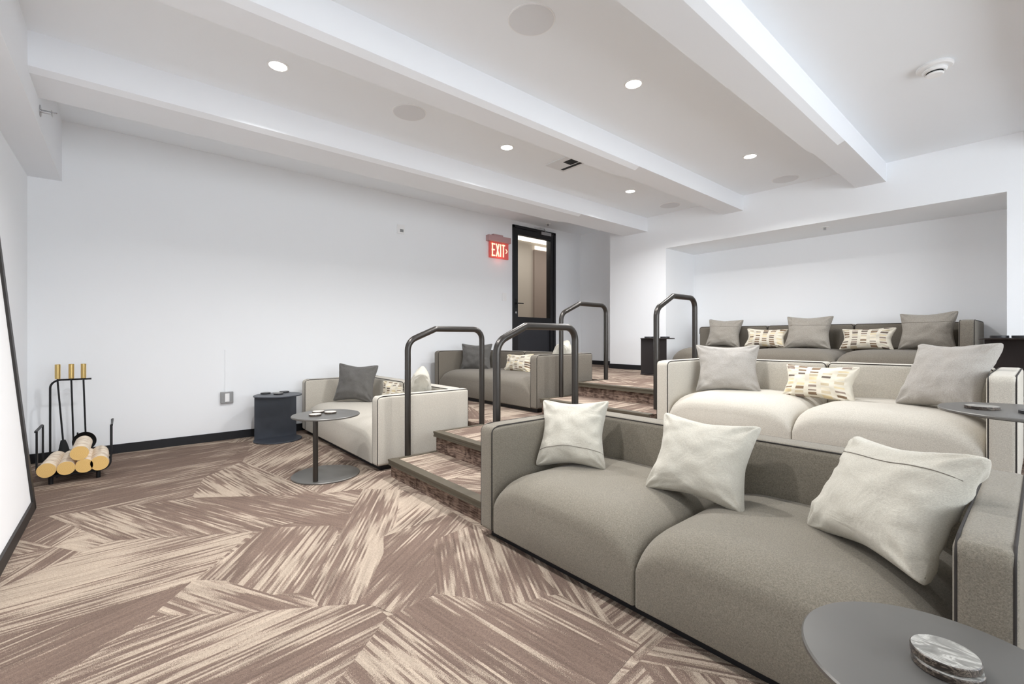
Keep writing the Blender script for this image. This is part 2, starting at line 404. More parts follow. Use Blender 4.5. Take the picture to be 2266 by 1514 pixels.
# the planks seen at the front of the room, laid out one by one: corners on the floor, grain direction, tone
PLANKS = [
    ([(-2.71, -0.384), (-2.985, -0.059), (-2.647, 0.5), (-2.275, 0.22), (-2.235, -0.317)], 1.59, 3),
    ([(-2.235, -0.317), (-2.267, 0.206), (-2.125, 0.13), (-2.079, 0.069), (-1.789, -0.253)], 1.957, 2),
    ([(-2.267, 0.206), (-2.189, 0.309), (-1.944, 0.437), (-1.883, 0.563), (-1.753, 0.546), (-1.869, 0.353), (-2.079, 0.069)], 0.47, 3),
    ([(-1.789, -0.253), (-2.079, 0.069), (-1.869, 0.353), (-1.753, 0.546), (-1.662, 0.673), (-1.615, 0.708), (-1.527, 0.716), (-1.346, 0.489), (-1.284, 0.389)], 1.683, 0),
    ([(-2.275, 0.22), (-2.663, 0.56), (-2.451, 0.848), (-2.348, 0.832), (-1.873, 0.553), (-1.944, 0.437), (-2.189, 0.309)], 2.538, 0),
    ([(-1.753, 0.546), (-1.662, 0.673), (-2.252, 1.102), (-2.749, 1.375), (-2.926, 1.199), (-1.873, 0.553)], 2.551, 3),
    ([(-3.566, -0.08), (-3.454, 0.314), (-2.628, 0.702), (-2.663, 0.56), (-2.647, 0.5), (-2.985, -0.059), (-3.618, -0.329)], 0.402, 0),
    ([(-3.454, 0.314), (-3.009, 0.95), (-2.926, 1.199), (-2.348, 0.832), (-2.451, 0.848), (-2.628, 0.702)], 0.443, 2),
    ([(-3.902, 0.426), (-4.215, 0.722), (-3.009, 0.95), (-3.454, 0.314)], 0.165, 3),
    ([(-3.63, -0.514), (-3.618, -0.329), (-3.566, -0.08), (-3.454, 0.314), (-3.902, 0.426), (-4.989, 0.942), (-5.183, -0.063), (-4.852, -0.687)], 1.755, 2),
    ([(-4.215, 0.722), (-4.989, 0.942), (-4.924, 1.373), (-3.338, 1.399), (-3.009, 0.95)], 2.456, 0),
    ([(-3.902, 0.426), (-4.989, 0.942), (-4.215, 0.722)], 1.755, 2),
    ([(-3.009, 0.95), (-3.338, 1.399), (-3.1, 1.518), (-2.749, 1.375), (-2.926, 1.199)], 2.257, 3),
    ([(-2.749, 1.375), (-2.533, 1.449), (-2.197, 1.429), (-2.153, 0.987), (-2.252, 1.102)], 2.193, 3),
    ([(-2.153, 0.987), (-2.197, 1.429), (-1.982, 1.419), (-1.953, 1.151), (-1.537, 0.925), (-1.524, 0.738), (-1.615, 0.708), (-1.662, 0.673), (-1.989, 0.912)], 2.193, 2),
    ([(-1.953, 1.151), (-1.982, 1.419), (-1.583, 1.389), (-1.226, 1.289), (-1.296, 1.103), (-1.537, 0.925)], -0.502, 0),
    ([(-1.524, 0.738), (-1.537, 0.925), (-1.296, 1.103), (-1.226, 1.289), (-0.85, 1.277), (-0.794, 0.913), (-1.284, 0.389), (-1.346, 0.489), (-1.527, 0.716)], 0.127, 0)]
for pi, (poly, ang, tn) in enumerate(PLANKS):
    a = Vector((math.cos(ang), math.sin(ang))); pe = Vector((-a.y, a.x)); rnd = random.Random(len(poly)+ang*7); ou, ov = rnd.uniform(0, 60), rnd.uniform(0, 60)
    pv = [Vector(q) for q in poly]
    fl.add([(v.x, v.y, 0.0003+0.00005*pi) for v in pv], [tuple(range(len(pv)))], tn, [[(v.dot(a)+ou, v.dot(pe)+ov) for v in pv]])
CM = [M['carpet'], M['riser'], M['carpet_deep'], M['carpet_pale']]
struct(fl.build('floor', CM, weld=False))
fb = MB(); fb.box(LX-0.1, RX+0.1, YW-0.1, YR+0.3, -0.1, -0.002)
struct(fb.build('floor', M['wall']))

# tiers and stairs
def tier(name, x0, x1, y0, y1, z, zb, seed, nose=None, side=True):
    mb = MB(); carpet(mb, x0, x1, y0, y1, z, 0, seed)
    n = max(1, round((x1-x0)/0.5))
    for i in range(n):
        xa = x0+(x1-x0)*i/n; xb = x0+(x1-x0)*(i+1)/n
        quad_uv(mb, [(xa, y0, zb), (xa, y0, z), (xb, y0, z), (xb, y0, zb)], 1, 1.0, 0.5)
    for (xx) in (x0, x1):
        quad_uv(mb, [(xx, y0, zb), (xx, y0, z), (xx, y1, z), (xx, y1, zb)], 1)
    mb.add([(x0, y1, zb), (x0, y1, z), (x1, y1, z), (x1, y1, zb)], [(0, 1, 2, 3)], 1)
    o = struct(mb.build(name, CM, weld=False))
    if nose:
        nb = MB(); nx0, nx1 = nose
        nb.box(nx0-0.012, nx1, y0-0.016, y0+0.045, z-0.002, z+0.006)
        nb.box(nx0-0.012, nx1, y0-0.016, y0-0.001, z-0.034, z-0.002)
        nb.box(nx0-0.012, nx1, y0-0.020, y0-0.016, z-0.006, z+0.006)
        nb.box(nx0-0.012, nx1, y0-0.020, y0-0.016, z-0.034, z-0.028)
        # side edging along the open left end of the step
        nb.box(nx0-0.012, nx0+0.02, y0+0.045, y1, z-0.002, z+0.004)
        nb.build('nosing', M['nosing'], o)
    return o
tier('stair_step', SXL, SXR, 1.456, 1.83, Z1, 0, 3, (SXL, SXR))
tier('stair_step', SXL, SXR, 1.83, 2.28, Z2, 0, 4, (SXL, SXR))
tier('seating_tier', LX, RX, 2.28, YR+0.2, Z2, 0, 5)
tier('stair_step', SXL, SXR, 2.972, 3.43, Z3, Z2, 6, (SXL, SXR))
tier('stair_step', SXL, SXR, 3.43, 3.86, Z4, Z2, 7, (SXL, SXR))
tier('seating_tier', LX, RX, 3.86, YR+0.2, Z4, Z2, 8)

# left wall with door opening
DY0, DY1, DZ = 4.459, 5.385, 2.725
lw = MB()
for a in ((YW-0.1, DY0, 0, ZS+0.2), (DY1, YR+0.1, 0, ZS+0.2), (DY0, DY1, DZ, ZS+0.2), (DY0, DY1, 0, Z4)):
    lw.box(LX-0.14, LX, a[0], a[1], a[2], a[3])
struct(lw.build('wall_left', M['wall']))
struct(MB().box(LX-0.14, RX+0.3, YW-0.14, YW, 0, ZS+0.2).build('wall_front', M['wall']))
# back wall with niche + recess at left
XR_, NL, NR, NZ, NY = -4.15, -3.24, -0.19, 2.19, 6.18
bw = MB()
bw.box(XR_, NL, YB, YB+0.9, 0, ZS+0.2); bw.box(NR, RX+0.3, YB, YB+0.9, 0, ZS+0.2)
bw.box(NL, NR, YB, YB+0.9, NZ, ZS+0.2); bw.box(NL, NR, NY, NY+0.16, 0, NZ)
bw.box(LX-0.14, XR_, YR, YR+0.32, 0, ZS+0.2)
struct(bw.build('wall_back', M['wall']))
# right wall (behind the right edge of the frame) with a long window
rw = MB()
rw.box(RX, RX+0.14, YW-0.14, YB+0.3, 0, 0.8); rw.box(RX, RX+0.14, YW-0.14, YB+0.3, 2.2, ZS+0.2)
rw.box(RX, RX+0.14, YW-0.14, 0.1, 0.8, 2.2); rw.box(RX, RX+0.14, 4.5, YB+0.3, 0.8, 2.2)
struct(rw.build('wall_right', M['wall']))
# ceiling
ce = MB(); ce.box(-3.9, RX+0.3, YW-0.14, YB+0.1, ZC, ZC+0.5)
ce.box(LX-0.14, -3.87, YW-0.14, YR+0.3, ZS, ZS+0.35)
struct(ce.build('ceiling', M['ceil']))
# front soffit
struct(MB().box(LX, RX, YW, YF, ZF, ZS).build('ceiling_soffit', M['beam']))
# beams (near length is slightly deeper with a sloped lower corner)
def beam(xr, xl, zb, yn, ztop=ZC):
    e, d = 0.021, 0.045; mb = MB()
    def prism(prof, ya, yb):
        n = len(prof); vs = [(x, ya, z) for x, z in prof]+[(x, yb, z) for x, z in prof]
        fs = [tuple(range(n)), tuple(range(n, 2*n))[::-1]]+[(i, (i+1) % n, n+(i+1) % n, n+i) for i in range(n)]
        mb.add(vs, fs)
    prism([(xl, ztop+0.02), (xl, zb-e), (xr-d, zb-e), (xr, zb), (xr, ztop+0.02)], YF, yn)
    prism([(xl, ztop+0.02), (xl, zb), (xr, zb), (xr, ztop+0.02)], yn, YB)
    return struct(mb.build('ceiling_beam', M['beam'], weld=False))
beam(-3.52, -3.90, 2.460, 4.076, ZS)
beam(-2.252, -2.483, 2.4775, 3.362)
beam(-0.956, -1.187, 2.470, 4.067)
beam(0.35, 0.12, 2.470, 4.067)
# baseboards
def bb(name, x0, x1, y0, y1, z, h=0.077): struct(MB().box(x0, x1, y0, y1, z, z+h).build(name, M['black']))
bb('baseboard_left', LX, LX+0.012, YW, 2.28, 0); bb('baseboard_left', LX, LX+0.012, 2.28, 3.86, Z2)
bb('baseboard_left', LX, LX+0.012, 3.86, DY0, Z4, 0.06); bb('baseboard_left', LX, LX+0.012, DY1, YR, Z4, 0.06)
bb('baseboard_front', LX, RX, YW, YW+0.012, 0)
bb('baseboard_back', LX, XR_, YR-0.012, YR, Z4, 0.068); bb('baseboard_back', XR_-0.012, XR_, YB, YR, Z4, 0.068)
bb('baseboard_back', XR_-0.012, NL, YB-0.012, YB, Z4, 0.068); bb('baseboard_back', NR, RX, YB-0.012, YB, Z4, 0.068)
bb('baseboard_right', RX-0.012, RX, YW, 2.28, 0)

# hallway seen through the door glass
hw = MB(); hw.box(-6.75, -6.65, 3.6, 8.2, Z4-0.3, 3.2); hw.box(-6.66, -5.363, 8.1, 8.2, Z4-0.3, 3.2); hw.box(-6.66, -5.363, 3.5, 3.6, Z4-0.3, 3.2); hw.box(-5.38, -5.363, YR+0.1, 8.2, Z4-0.3, 3.2)
struct(hw.build('wall_hallway', M['hall']))
struct(MB().box(-6.68, -6.60, 6.222, 8.2, Z4-0.3, 2.77).build('wall_hallway', M['hall2']))
struct(MB().box(-6.75, -5.36, 3.5, 8.2, Z4-0.1, Z4).build('floor', M['hall2']))
struct(MB().box(-6.75, -5.36, 3.5, 8.2, 3.08, 3.2).build('ceiling', M['ceil']))
area('hall_light', (-6.0, 5.2, 2.9), (0, 0, 0), 0.5, 2.0, 15, (1, 0.96, 0.9))
area('hall_light', (-5.9, 7.2, 2.9), (0, 0, 0), 0.5, 1.2, 11, (1, 0.96, 0.9))
cv = thing('cove_light', (-6.62, 5.6, 2.75), 'long white light strip high in the hallway behind the door glass', 'light')
MB((-6.62, 5.6, 2.75)).box(-6.65, -6.6, 4.4, 8.0, 2.92, 3.0).build('strip_lens', M['halllight'], cv)
cv = thing('cove_light', (-6.59, 7.0, 2.77), 'short white light strip over the taupe hallway wall behind the glass', 'light')
MB((-6.59, 7.0, 2.77)).box(-6.60, -6.58, 6.222, 8.0, 2.775, 2.845).build('strip_lens', M['halllight'], cv)

# door
dr = bpy.data.objects.new('door_1', None); dr.location = (LX, DY0, Z4); C.objects.link(dr); struct(dr)
DO = (LX, DY0, Z4); x0, x1 = LX-0.05, LX+0.012
f = MB(DO)
f.box(LX-0.15, LX+0.02, DY0, DY0+0.035, Z4, DZ); f.box(LX-0.15, LX+0.02, DY1-0.05, DY1, Z4, DZ); f.box(LX-0.15, LX+0.02, DY0, DY1, DZ-0.04, DZ)
f.build('door_frame', M['doorblack'], dr)
f = MB(DO)
f.box(x0, x1, DY0+0.037, 4.563, Z4+0.01, DZ-0.045); f.box(x0, x1, 5.268, DY1-0.052, Z4+0.01, DZ-0.045)
f.box(x0, x1, 4.563, 5.268, 2.59, DZ-0.045); f.box(x0, x1, 4.563, 5.268, 1.235, 1.325); f.box(x0, x1, 4.563, 5.268, Z4+0.01, Z4+0.14)
leaf = f.build('door_leaf', M['doorblack'], dr)
MB(DO).box(x0+0.02, x0+0.035, 4.563, 5.268, Z4+0.14, 1.235).build('lower_panel', M['doorpanel'], leaf)
MB(DO).box(x0+0.025, x0+0.031, 4.563, 5.268, 1.325, 2.59).build('glass_pane', M['glass'], leaf)
h = MB(DO); h.tube([(x1, 4.52, 1.53), (x1+0.05, 4.52, 1.53)], 0.01); h.tube([(x1+0.05, 4.50, 1.53), (x1+0.05, 4.63, 1.53)], 0.009); h.box(x1, x1+0.008, 4.49, 4.55, 1.46, 1.60)
h.build('door_handle', M['iron'], leaf, smooth=True)
k = MB(DO); k.tube([(x1, 4.515, 1.39), (x1+0.012, 4.515, 1.39)], 0.016); k.build('lock_cylinder', M['chrome'], leaf, smooth=True)
c = MB(DO); c.box(x1, x1+0.045, 5.02, 5.24, 2.645, 2.695); c.tube([(x1+0.03, 5.13, 2.70), (x1+0.12, 5.0, 2.725), (x1+0.01, 4.9, 2.735)], 0.008)
c.build('door_closer', M['chrome'], dr)

# ================================================================= SOFAS
def fz(d, R, h):
    if d >= R: return 0.0
    q = 1-max(d, 0)/R
    return h*(1-math.sqrt(max(0, 1-q*q)))
def seat_piece(mb, x0, x1, y0, y1, z0, z1, L=True, Rr=True, hs=0.10, Rs=0.20, hf=0.10, Rf=0.17):
    def df(p):
        t = (p.z-z0)/(z1-z0)
        dx = min(p.x-x0 if L else 9, x1-p.x if Rr else 9); dy = p.y-y0
        drop = min(fz(dx, Rs, hs)+fz(dy, Rf, hf), 0.17)
        cx = (p.x-x0)/(x1-x0)-0.5
        crown = 0.012*(1-4*cx*cx)
        H = z1-drop+crown
        bul = 0.012*math.sin(PI*min(1, max(0, t)))*(1-4*cx*cx)*max(0, 1-dy/0.08)
        return Vector((p.x, p.y-bul, z0+(p.z-z0)*(H-z0)/(z1-z0)))
    rbox(mb, x0, x1, y0, y1, z0, z1, 0.014, n=30, seg=3, deform=df)
def sofa(name, label, x0, x1, y0, z0, mat, nseat, aL=True, aR=True, depth=0.83, H=0.565, seat_h=0.33, wa=0.10, tb=0.14, cats='sofa', nb=2, hp=0.04):
    O = ((x0+x1)/2, y0+depth/2, z0); y1 = y0+depth; zt = z0+H
    t = thing(name, O, label, cats, 'low upholstered sofas with dark piping')
    MB(O).box(x0+0.04, x1-0.04, y0+0.045, y1-0.04, z0, z0+hp+0.01).build('base', M['black'], t)
    xa = x0+wa if aL else x0; xb = x1-wa if aR else x1
    for i in range(nseat):
        a = xa+(xb-xa)*i/nseat; b = xa+(xb-xa)*(i+1)/nseat
        mb = MB(O); seat_piece(mb, a+0.001, b-0.001, y0+0.004, y1-tb, z0+hp, z0+seat_h)
        mb.build('seat_cushion', mat, t, smooth=True)
    for i in range(nb):
        a = xa+(xb-xa)*i/nb; b = xa+(xb-xa)*(i+1)/nb
        mb = MB(O); rbox(mb, a+0.001, b-0.001, y1-tb, y1, z0+hp, zt, 0.028, n=8, seg=4)
        bk = mb.build('backrest', mat, t, smooth=True)
        pp = MB(O); r = 0.03; yy = y1-tb+0.008; zz = zt-0.006
        pp.tube(fillet([(a+0.006, yy-0.004, zt-0.10), (a+0.006, yy, zz), (b-0.006, yy, zz), (b-0.006, yy-0.004, zt-0.10)], r), 0.0032, 8)
        pp.tube(fillet([(a+0.006, y1-0.008, zt-0.10), (a+0.006, y1-0.008, zz), (b-0.006, y1-0.008, zz), (b-0.006, y1-0.008, zt-0.10)], r), 0.0032, 8)
        pp.build('piping', M['pipe'], bk, smooth=True)
    for on, a, b in ((aL, x0, xa), (aR, xb, x1)):
        if not on: continue
        mb = MB(O)
        def df(p):
            d = p.y-y0; tz = (p.z-z0-hp)/(H-hp)
            return Vector((p.x, p.y, p.z-fz(d, 0.06, 0.022)*max(0, tz)))
        rbox(mb, a, b, y0, y1, z0+hp, zt, 0.022, n=12, seg=4, deform=df)
        am = mb.build('arm', mat, t, smooth=True)
        pp = MB(O)
        for xx in (a+0.007, b-0.007):
            pp.tube(fillet([(xx, y0+0.006, z0+hp+0.01), (xx, y0+0.006, zt-0.016), (xx, y0+0.05, zt-0.004), (xx, y1-0.006, zt-0.004), (xx, y1-0.006, z0+hp+0.01)], [0.03, 0.03, 0.02]), 0.0032, 8)
        pp.build('piping', M['pipe'], am, smooth=True)
    return t
sofa('sofa', 'taupe grey two-seat sofa in the foreground holding three cream pillows', -1.86, -0.03, 1.37, 0, M['taupe'], 2)
sofa('sofa', 'cream sofa on the floor by the left wall next to the steps', -5.10, -3.21, 1.42, 0, M['cream'], 1, nb=2)
sofa('sofa', 'dark taupe sofa below the black door with a charcoal pillow', -5.05, -3.15, 3.0, Z2, M['darktaupe'], 1, nb=2)
sofa('sofa', 'cream sofa on the middle tier directly behind the foreground sofa', -1.87, -0.07, 3.0, Z2, M['cream'], 2, H=0.56)
sofa('sofa', 'long dark taupe sofa inside the niche of the back wall', -3.08, -0.36, 5.30, Z4, M['darktaupe'], 3, aL=False, nb=3, H=0.60, seat_h=0.32, depth=0.86)

# ================================================================= PILLOWS
def pillow(name, label, pose, mat, T=0.175, seam=None, group='throw pillows on the sofas', patt=False, sd=0):
    cx, cy, cz, yaw, tilt, roll, W, Hh = pose
    R = Matrix.Rotation(math.radians(yaw), 3, 'Z') @ Matrix.Rotation(math.radians(tilt), 3, 'X') @ Matrix.Rotation(math.radians(roll), 3, 'Y')
    nn = 40
    def P(a, b, side):
        kx = 0.17; ex = 1-kx*(1-abs(b)**1.5); ey = 1-kx*(1-abs(a)**1.5)
        x = W/2*a*ex; y = Hh/2*b*ey
        tip = 1-0.035*(a*a*b*b)**7; x *= tip; y *= tip
        q = max(0, (1-abs(a)**2.6))*max(0, (1-abs(b)**2.6))
        th = (T/2*q**0.47+0.004)*side
        nv = noise.noise(Vector((a*2.6+sd, b*2.6, side*3)))*0.012*min(1, q*4)
        e = (1-q)**2*q*4   # puckers near the corners
        nv += noise.noise(Vector((a*9+sd, b*9, side*5)))*0.010*e
        ca = 1-abs(a); cb_ = 1-abs(b); rr = math.hypot(ca, cb_)
        ph = math.atan2(cb_, ca+1e-6)
        nv += 0.0065*math.sin(ph*8+sd+(2 if a > 0 else 0)+(1 if b > 0 else 0))*math.exp(-(rr-0.25)**2/0.05)*min(1, rr/0.15)
        nv += 0.004*math.sin(b*17+sd*2)*max(0, abs(a)-0.55)*2*min(1, ca*8)+0.003*math.sin(a*19+sd)*max(0, abs(b)-0.6)*2*min(1, cb_*8)
        return Vector((x, -th-nv*side*1.0, y))
    vs = []; fs = []; uvs = []
    g = [math.sin(PI/2*(-1+2*i/nn)) for i in range(nn+1)]
    for side in (1, -1):
        k = len(vs)
        for a in g:
            for b in g: vs.append(R @ P(a, b, side))
        for i in range(nn):
            for j in range(nn):
                fs.append((k+i*(nn+1)+j, k+(i+1)*(nn+1)+j, k+(i+1)*(nn+1)+j+1, k+i*(nn+1)+j+1))
                uvs.append([((g[q]+1)/2+sd*3, (g[r]+1)/2+sd*2) for q, r in ((i, j), (i+1, j), (i+1, j+1), (i, j+1))])
    n1 = nn+1; loop = [i*n1 for i in range(nn)]+[nn*n1+j for j in range(nn)]+[i*n1+nn for i in range(nn, 0, -1)]+[j for j in range(nn, 0, -1)]
    for q in range(len(loop)):
        a_, b_ = loop[q], loop[(q+1) % len(loop)]
        fs.append((a_, b_, n1*n1+b_, n1*n1+a_)); uvs.append([(sd*3, sd*2)]*4)
    mb = MB(); mb.add(vs, fs, 0, uvs)
    o = mb.build(name, mat, smooth=True, ang=89)
    o.location = (cx, cy, cz); tag(o, label, 'pillow', group)
    if seam is not None:
        sm = MB(); pts = [R @ (P(a, seam, 1)+Vector((0, -0.0016, 0))) for a in [(-0.995+1.99*i/30) for i in range(31)]]
        sm.tube(pts, 0.0013, 6); s_ = sm.build('seam', M['seam'], o, smooth=True)
    return o
pillow('throw_pillow', 'cream pillow with a low seam at the left end of the foreground sofa', (-1.632, 1.818, 0.492, 26.9, -28, -2.5, 0.375, 0.375), M['p_cream'], seam=-0.58, sd=1)
pillow('throw_pillow', 'plain cream pillow without a seam in the middle of the foreground sofa', (-0.947, 1.865, 0.485, 3.5, -27.8, 1.5, 0.425, 0.365), M['p_cream'], sd=2)
pillow('throw_pillow', 'cream pillow with a high seam against the right arm of the foreground sofa', (-0.314, 1.771, 0.510, -45.5, -31.7, -6.3, 0.475, 0.38), M['p_cream'], seam=0.55, sd=3)
pillow('throw_pillow', 'pale grey pillow at the left end of the middle-tier cream sofa', (-1.552, 3.469, 0.770, 27.3, -17.8, 0, 0.455, 0.38), M['p_grey'], sd=4)
pillow('lumbar_pillow', 'low patterned pillow with brown dashes in the middle of the middle-tier cream sofa', (-0.968, 3.506, 0.703, -10.5, -17.2, -0.65, 0.46, 0.24), M['pattern'], T=0.13, sd=5)
pillow('throw_pillow', 'pale grey pillow behind the small round table on the middle-tier cream sofa', (-0.348, 3.443, 0.790, -32.7, -27.5, -1.9, 0.415, 0.41), M['p_grey'], sd=6)
pillow('throw_pillow', 'mid grey pillow at the left end of the niche sofa', (-2.665, 5.865, 1.062, 6.2, -16.1, 2.2, 0.43, 0.38), M['p_mid'], seam=0.42, sd=7)
pillow('lumbar_pillow', 'patterned dash pillow in the niche sofa, the nearer one to the tall handrails', (-2.142, 5.80, 0.998, -0.9, -18.4, 1.8, 0.47, 0.24), M['pattern'], T=0.13, sd=8)
pillow('throw_pillow', 'mid grey pillow in the centre of the niche sofa between the two patterned ones', (-1.702, 5.80, 1.062, 2.7, -16.7, 0.8, 0.46, 0.39), M['p_mid'], seam=0.35, sd=9)
pillow('lumbar_pillow', 'patterned dash pillow in the niche sofa, the one nearer the right arm', (-1.176, 5.80, 0.990, -9, -19.5, -1.1, 0.48, 0.24), M['pattern'], T=0.13, sd=10)
pillow('throw_pillow', 'mid grey pillow against the right arm of the niche sofa', (-0.719, 5.82, 1.066, -9.3, -11.8, -1.1, 0.44, 0.375), M['p_mid'], seam=0.42, sd=11)
pillow('throw_pillow', 'charcoal pillow on the cream sofa by the left wall', (-4.675, 1.836, 0.53, 45.6, -14.9, 3, 0.435, 0.41), M['p_dark'], sd=12)
pillow('lumbar_pillow', 'patterned pillow mostly hidden by the arm of the left cream sofa', (-4.30, 2.12, 0.46, 17, -14.9, -2.9, 0.46, 0.21), M['pattern'], T=0.12, sd=13)
pillow('throw_pillow', 'cream pillow leaning on the right arm of the left cream sofa', (-3.50, 1.93, 0.545, -28, -10, 8, 0.36, 0.38), M['p_cream'], sd=14)
pillow('throw_pillow', 'charcoal pillow on the dark taupe sofa near the exit sign', (-4.741, 3.437, 0.75, 32.6, -9.5, 0, 0.43, 0.37), M['p_dark'], sd=15)
pillow('lumbar_pillow', 'yellowish patterned pillow on the dark taupe sofa below the door', (-4.037, 3.546, 0.70, 1.4, -19.9, -2, 0.46, 0.235), M['pattern'], T=0.13, sd=16)
pillow('throw_pillow', 'cream pillow poking up behind the right arm of the dark taupe sofa', (-3.38, 3.58, 0.79, -58, -14, 6, 0.36, 0.36), M['p_cream'], sd=17)

# ================================================================= TABLES
def ped_table(label, cx, cy, z0, r, px, py, h=0.445):
    O = (cx, cy, z0); t = thing('pedestal_table', O, label, 'table', 'round pedestal side tables')
    MB(O).cyl((cx, cy), r, z0, z0+0.012, 72, 0.003).build('base_plate', M['tabletop'], t, smooth=True)
    MB(O).cyl((px, py), 0.017, z0+0.012, z0+h-0.012, 24).build('pole', M['steel'], t, smooth=True)
    MB(O).cyl((cx, cy), r, z0+h-0.012, z0+h, 72, 0.003).build('tabletop', M['tabletop'], t, smooth=True)
    return t
ped_table('round dark metal pedestal table standing before the left cream sofa', -3.397, 1.113, 0, 0.233, -3.255, 0.995)
ped_table('round dark metal table in the near right corner with marble coasters', -0.108, 1.022, 0, 0.195, -0.03, 1.0, 0.455)
ped_table('round dark table at the right edge before the middle-tier cream sofa', -0.02, 2.58, Z2, 0.265, 0.1, 2.6, 0.45)
def drum_table(label, cx, cy, z0, r, ang, mat, h=0.445, chord=-0.085):
    O = (cx, cy, z0); t = thing('drum_table', O, label, 'table', 'half-drum side tables')
    MB(O).cyl((cx, cy), r, z0, z0+0.012, 72, 0.003).build('base_plate', mat, t, smooth=True)
    # body: flat front panel with a curved sheet behind it
    mb = MB(O); R = Matrix.Rotation(ang, 2); rr = r*0.97; a0 = math.acos(chord/rr)
    prof = []
    for k in range(33):
        a = a0+(2*PI-2*a0)*k/32; prof.append(Vector((rr*math.cos(a), rr*math.sin(a))))
    n = len(prof); vs = []
    for zz in (z0+0.012, z0+h-0.012):
        for p_ in prof:
            q = R @ p_; vs.append((cx+q.x, cy+q.y, zz))
    fs = [(i, (i+1) % n, n+(i+1) % n, n+i) for i in range(n)]+[tuple(range(n))[::-1], tuple(range(n, 2*n))]
    mb.add(vs, fs); mb.build('body', mat, t, smooth=True, ang=30)
    MB(O).cyl((cx, cy), r, z0+h-0.012, z0+h, 72, 0.003).build('tabletop', mat, t, smooth=True)
    return t
drum_table('blue-black drum table against the left wall beside the outlet', -4.885, 1.14, 0, 0.215, 0.0, M['drum'])
drum_table('dark brown drum table against the back wall behind a handrail', -3.05, 4.93, Z4, 0.20, -0.5, M['brown'])
drum_table('dark drum table at the far right edge beside the niche sofa', -0.09, 4.95, Z4, 0.23, -1.6, M['brown'])

def coaster(label, x, y, z, r, mat, group, h=0.012):
    mb = MB((x, y, z)); mb.cyl((x, y), r, z, z+h, 40, 0.0015, 1, 0)
    o = mb.build('coaster', mat, smooth=True); tag(o, label, 'coaster', group); return o
G = 'stone coasters on the side tables'
mm = [M['marble'], M['marble_edge']]
coaster('lower grey marble coaster of the stack on the near right table', -0.103, 1.032, 0.455, 0.045, mm, G, 0.011)
coaster('upper grey marble coaster of the stack on the near right table', -0.106, 1.038, 0.466, 0.0445, mm, G, 0.013)
st = [M['stone'], M['marble_edge']]
coaster('pale coaster nearest the camera on the pedestal table by the left cream sofa', -3.377, 1.03, 0.445, 0.042, st, G)
coaster('pale coaster furthest left and back on the pedestal table by the left cream sofa', -3.50, 1.09, 0.445, 0.042, st, G)
coaster('pale coaster furthest right on the pedestal table by the left cream sofa', -3.415, 1.15, 0.445, 0.042, st, G)
ds = [M['darkstone'], M['darkstone']]
coaster('black coaster on the blue-black drum table, the one nearest the outlet', -5.03, 1.06, 0.445, 0.045, ds, G)
coaster('black coaster on the blue-black drum table, front right one', -4.91, 1.15, 0.445, 0.045, [M['marble'], M['darkstone']], G)
coaster('black coaster on the blue-black drum table, back one beside the wall', -5.04, 1.235, 0.445, 0.045, ds, G)
coaster('black coaster on the brown drum table, left of the handrail post', -3.12, 4.86, Z4+0.445, 0.055, ds, G, 0.018)
coaster('black coaster on the brown drum table, right of the handrail post', -2.99, 5.0, Z4+0.445, 0.055, ds, G, 0.018)
coaster('grey coaster on the right-edge table before the middle cream sofa', -0.155, 2.545, Z2+0.45, 0.05, mm, G)
coaster('dark coaster cut by the right picture edge on the middle-tier table', -0.01, 2.52, Z2+0.45, 0.05, ds, G)
coaster('left dark coaster on the drum table beside the niche sofa', -0.21, 4.93, Z4+0.445, 0.05, ds, G, 0.018)
coaster('right dark coaster on the drum table beside the niche sofa', -0.10, 4.93, Z4+0.445, 0.05, ds, G, 0.018)

# ================================================================= HANDRAILS
def rail(label, x, ya, za, yb, zb, yk, zl, zt, xb=None):
    xb = x if xb is None else xb
    def X(y): return x+(xb-x)*(y-ya)/(yb-ya)
    pts = fillet([(x, ya, za), (x, ya, zl), (X(yk), yk, zt), (xb, yb, zt), (xb, yb, zb)], [0.10, 0.05, 0.085])
    mb = MB((x, ya, za)); mb.tube(pts, 0.0225, 20)
    o = mb.build('handrail', M['steel'], smooth=True); return tag(o, label, 'handrail', 'bent steel handrails beside the steps')
rail('dark steel handrail beside the left cream sofa', -3.075, 1.600, Z1, 2.287, Z2, 1.84, 0.975, 1.072)
rail('steel handrail on the near steps, next to the foreground sofa arm', -2.035, 1.62, Z1, 2.29, Z2, 1.84, 0.975, 1.072)
rail('steel handrail on the upper steps, beside the dark taupe sofa arm', -3.04, 3.22, Z3, 3.915, Z4, 3.49, 1.235, 1.348)
rail('steel handrail with a bronze bend beside the middle-tier cream sofa', -2.02, 3.25, Z3, 3.87, Z4, 3.50, 1.235, 1.355)

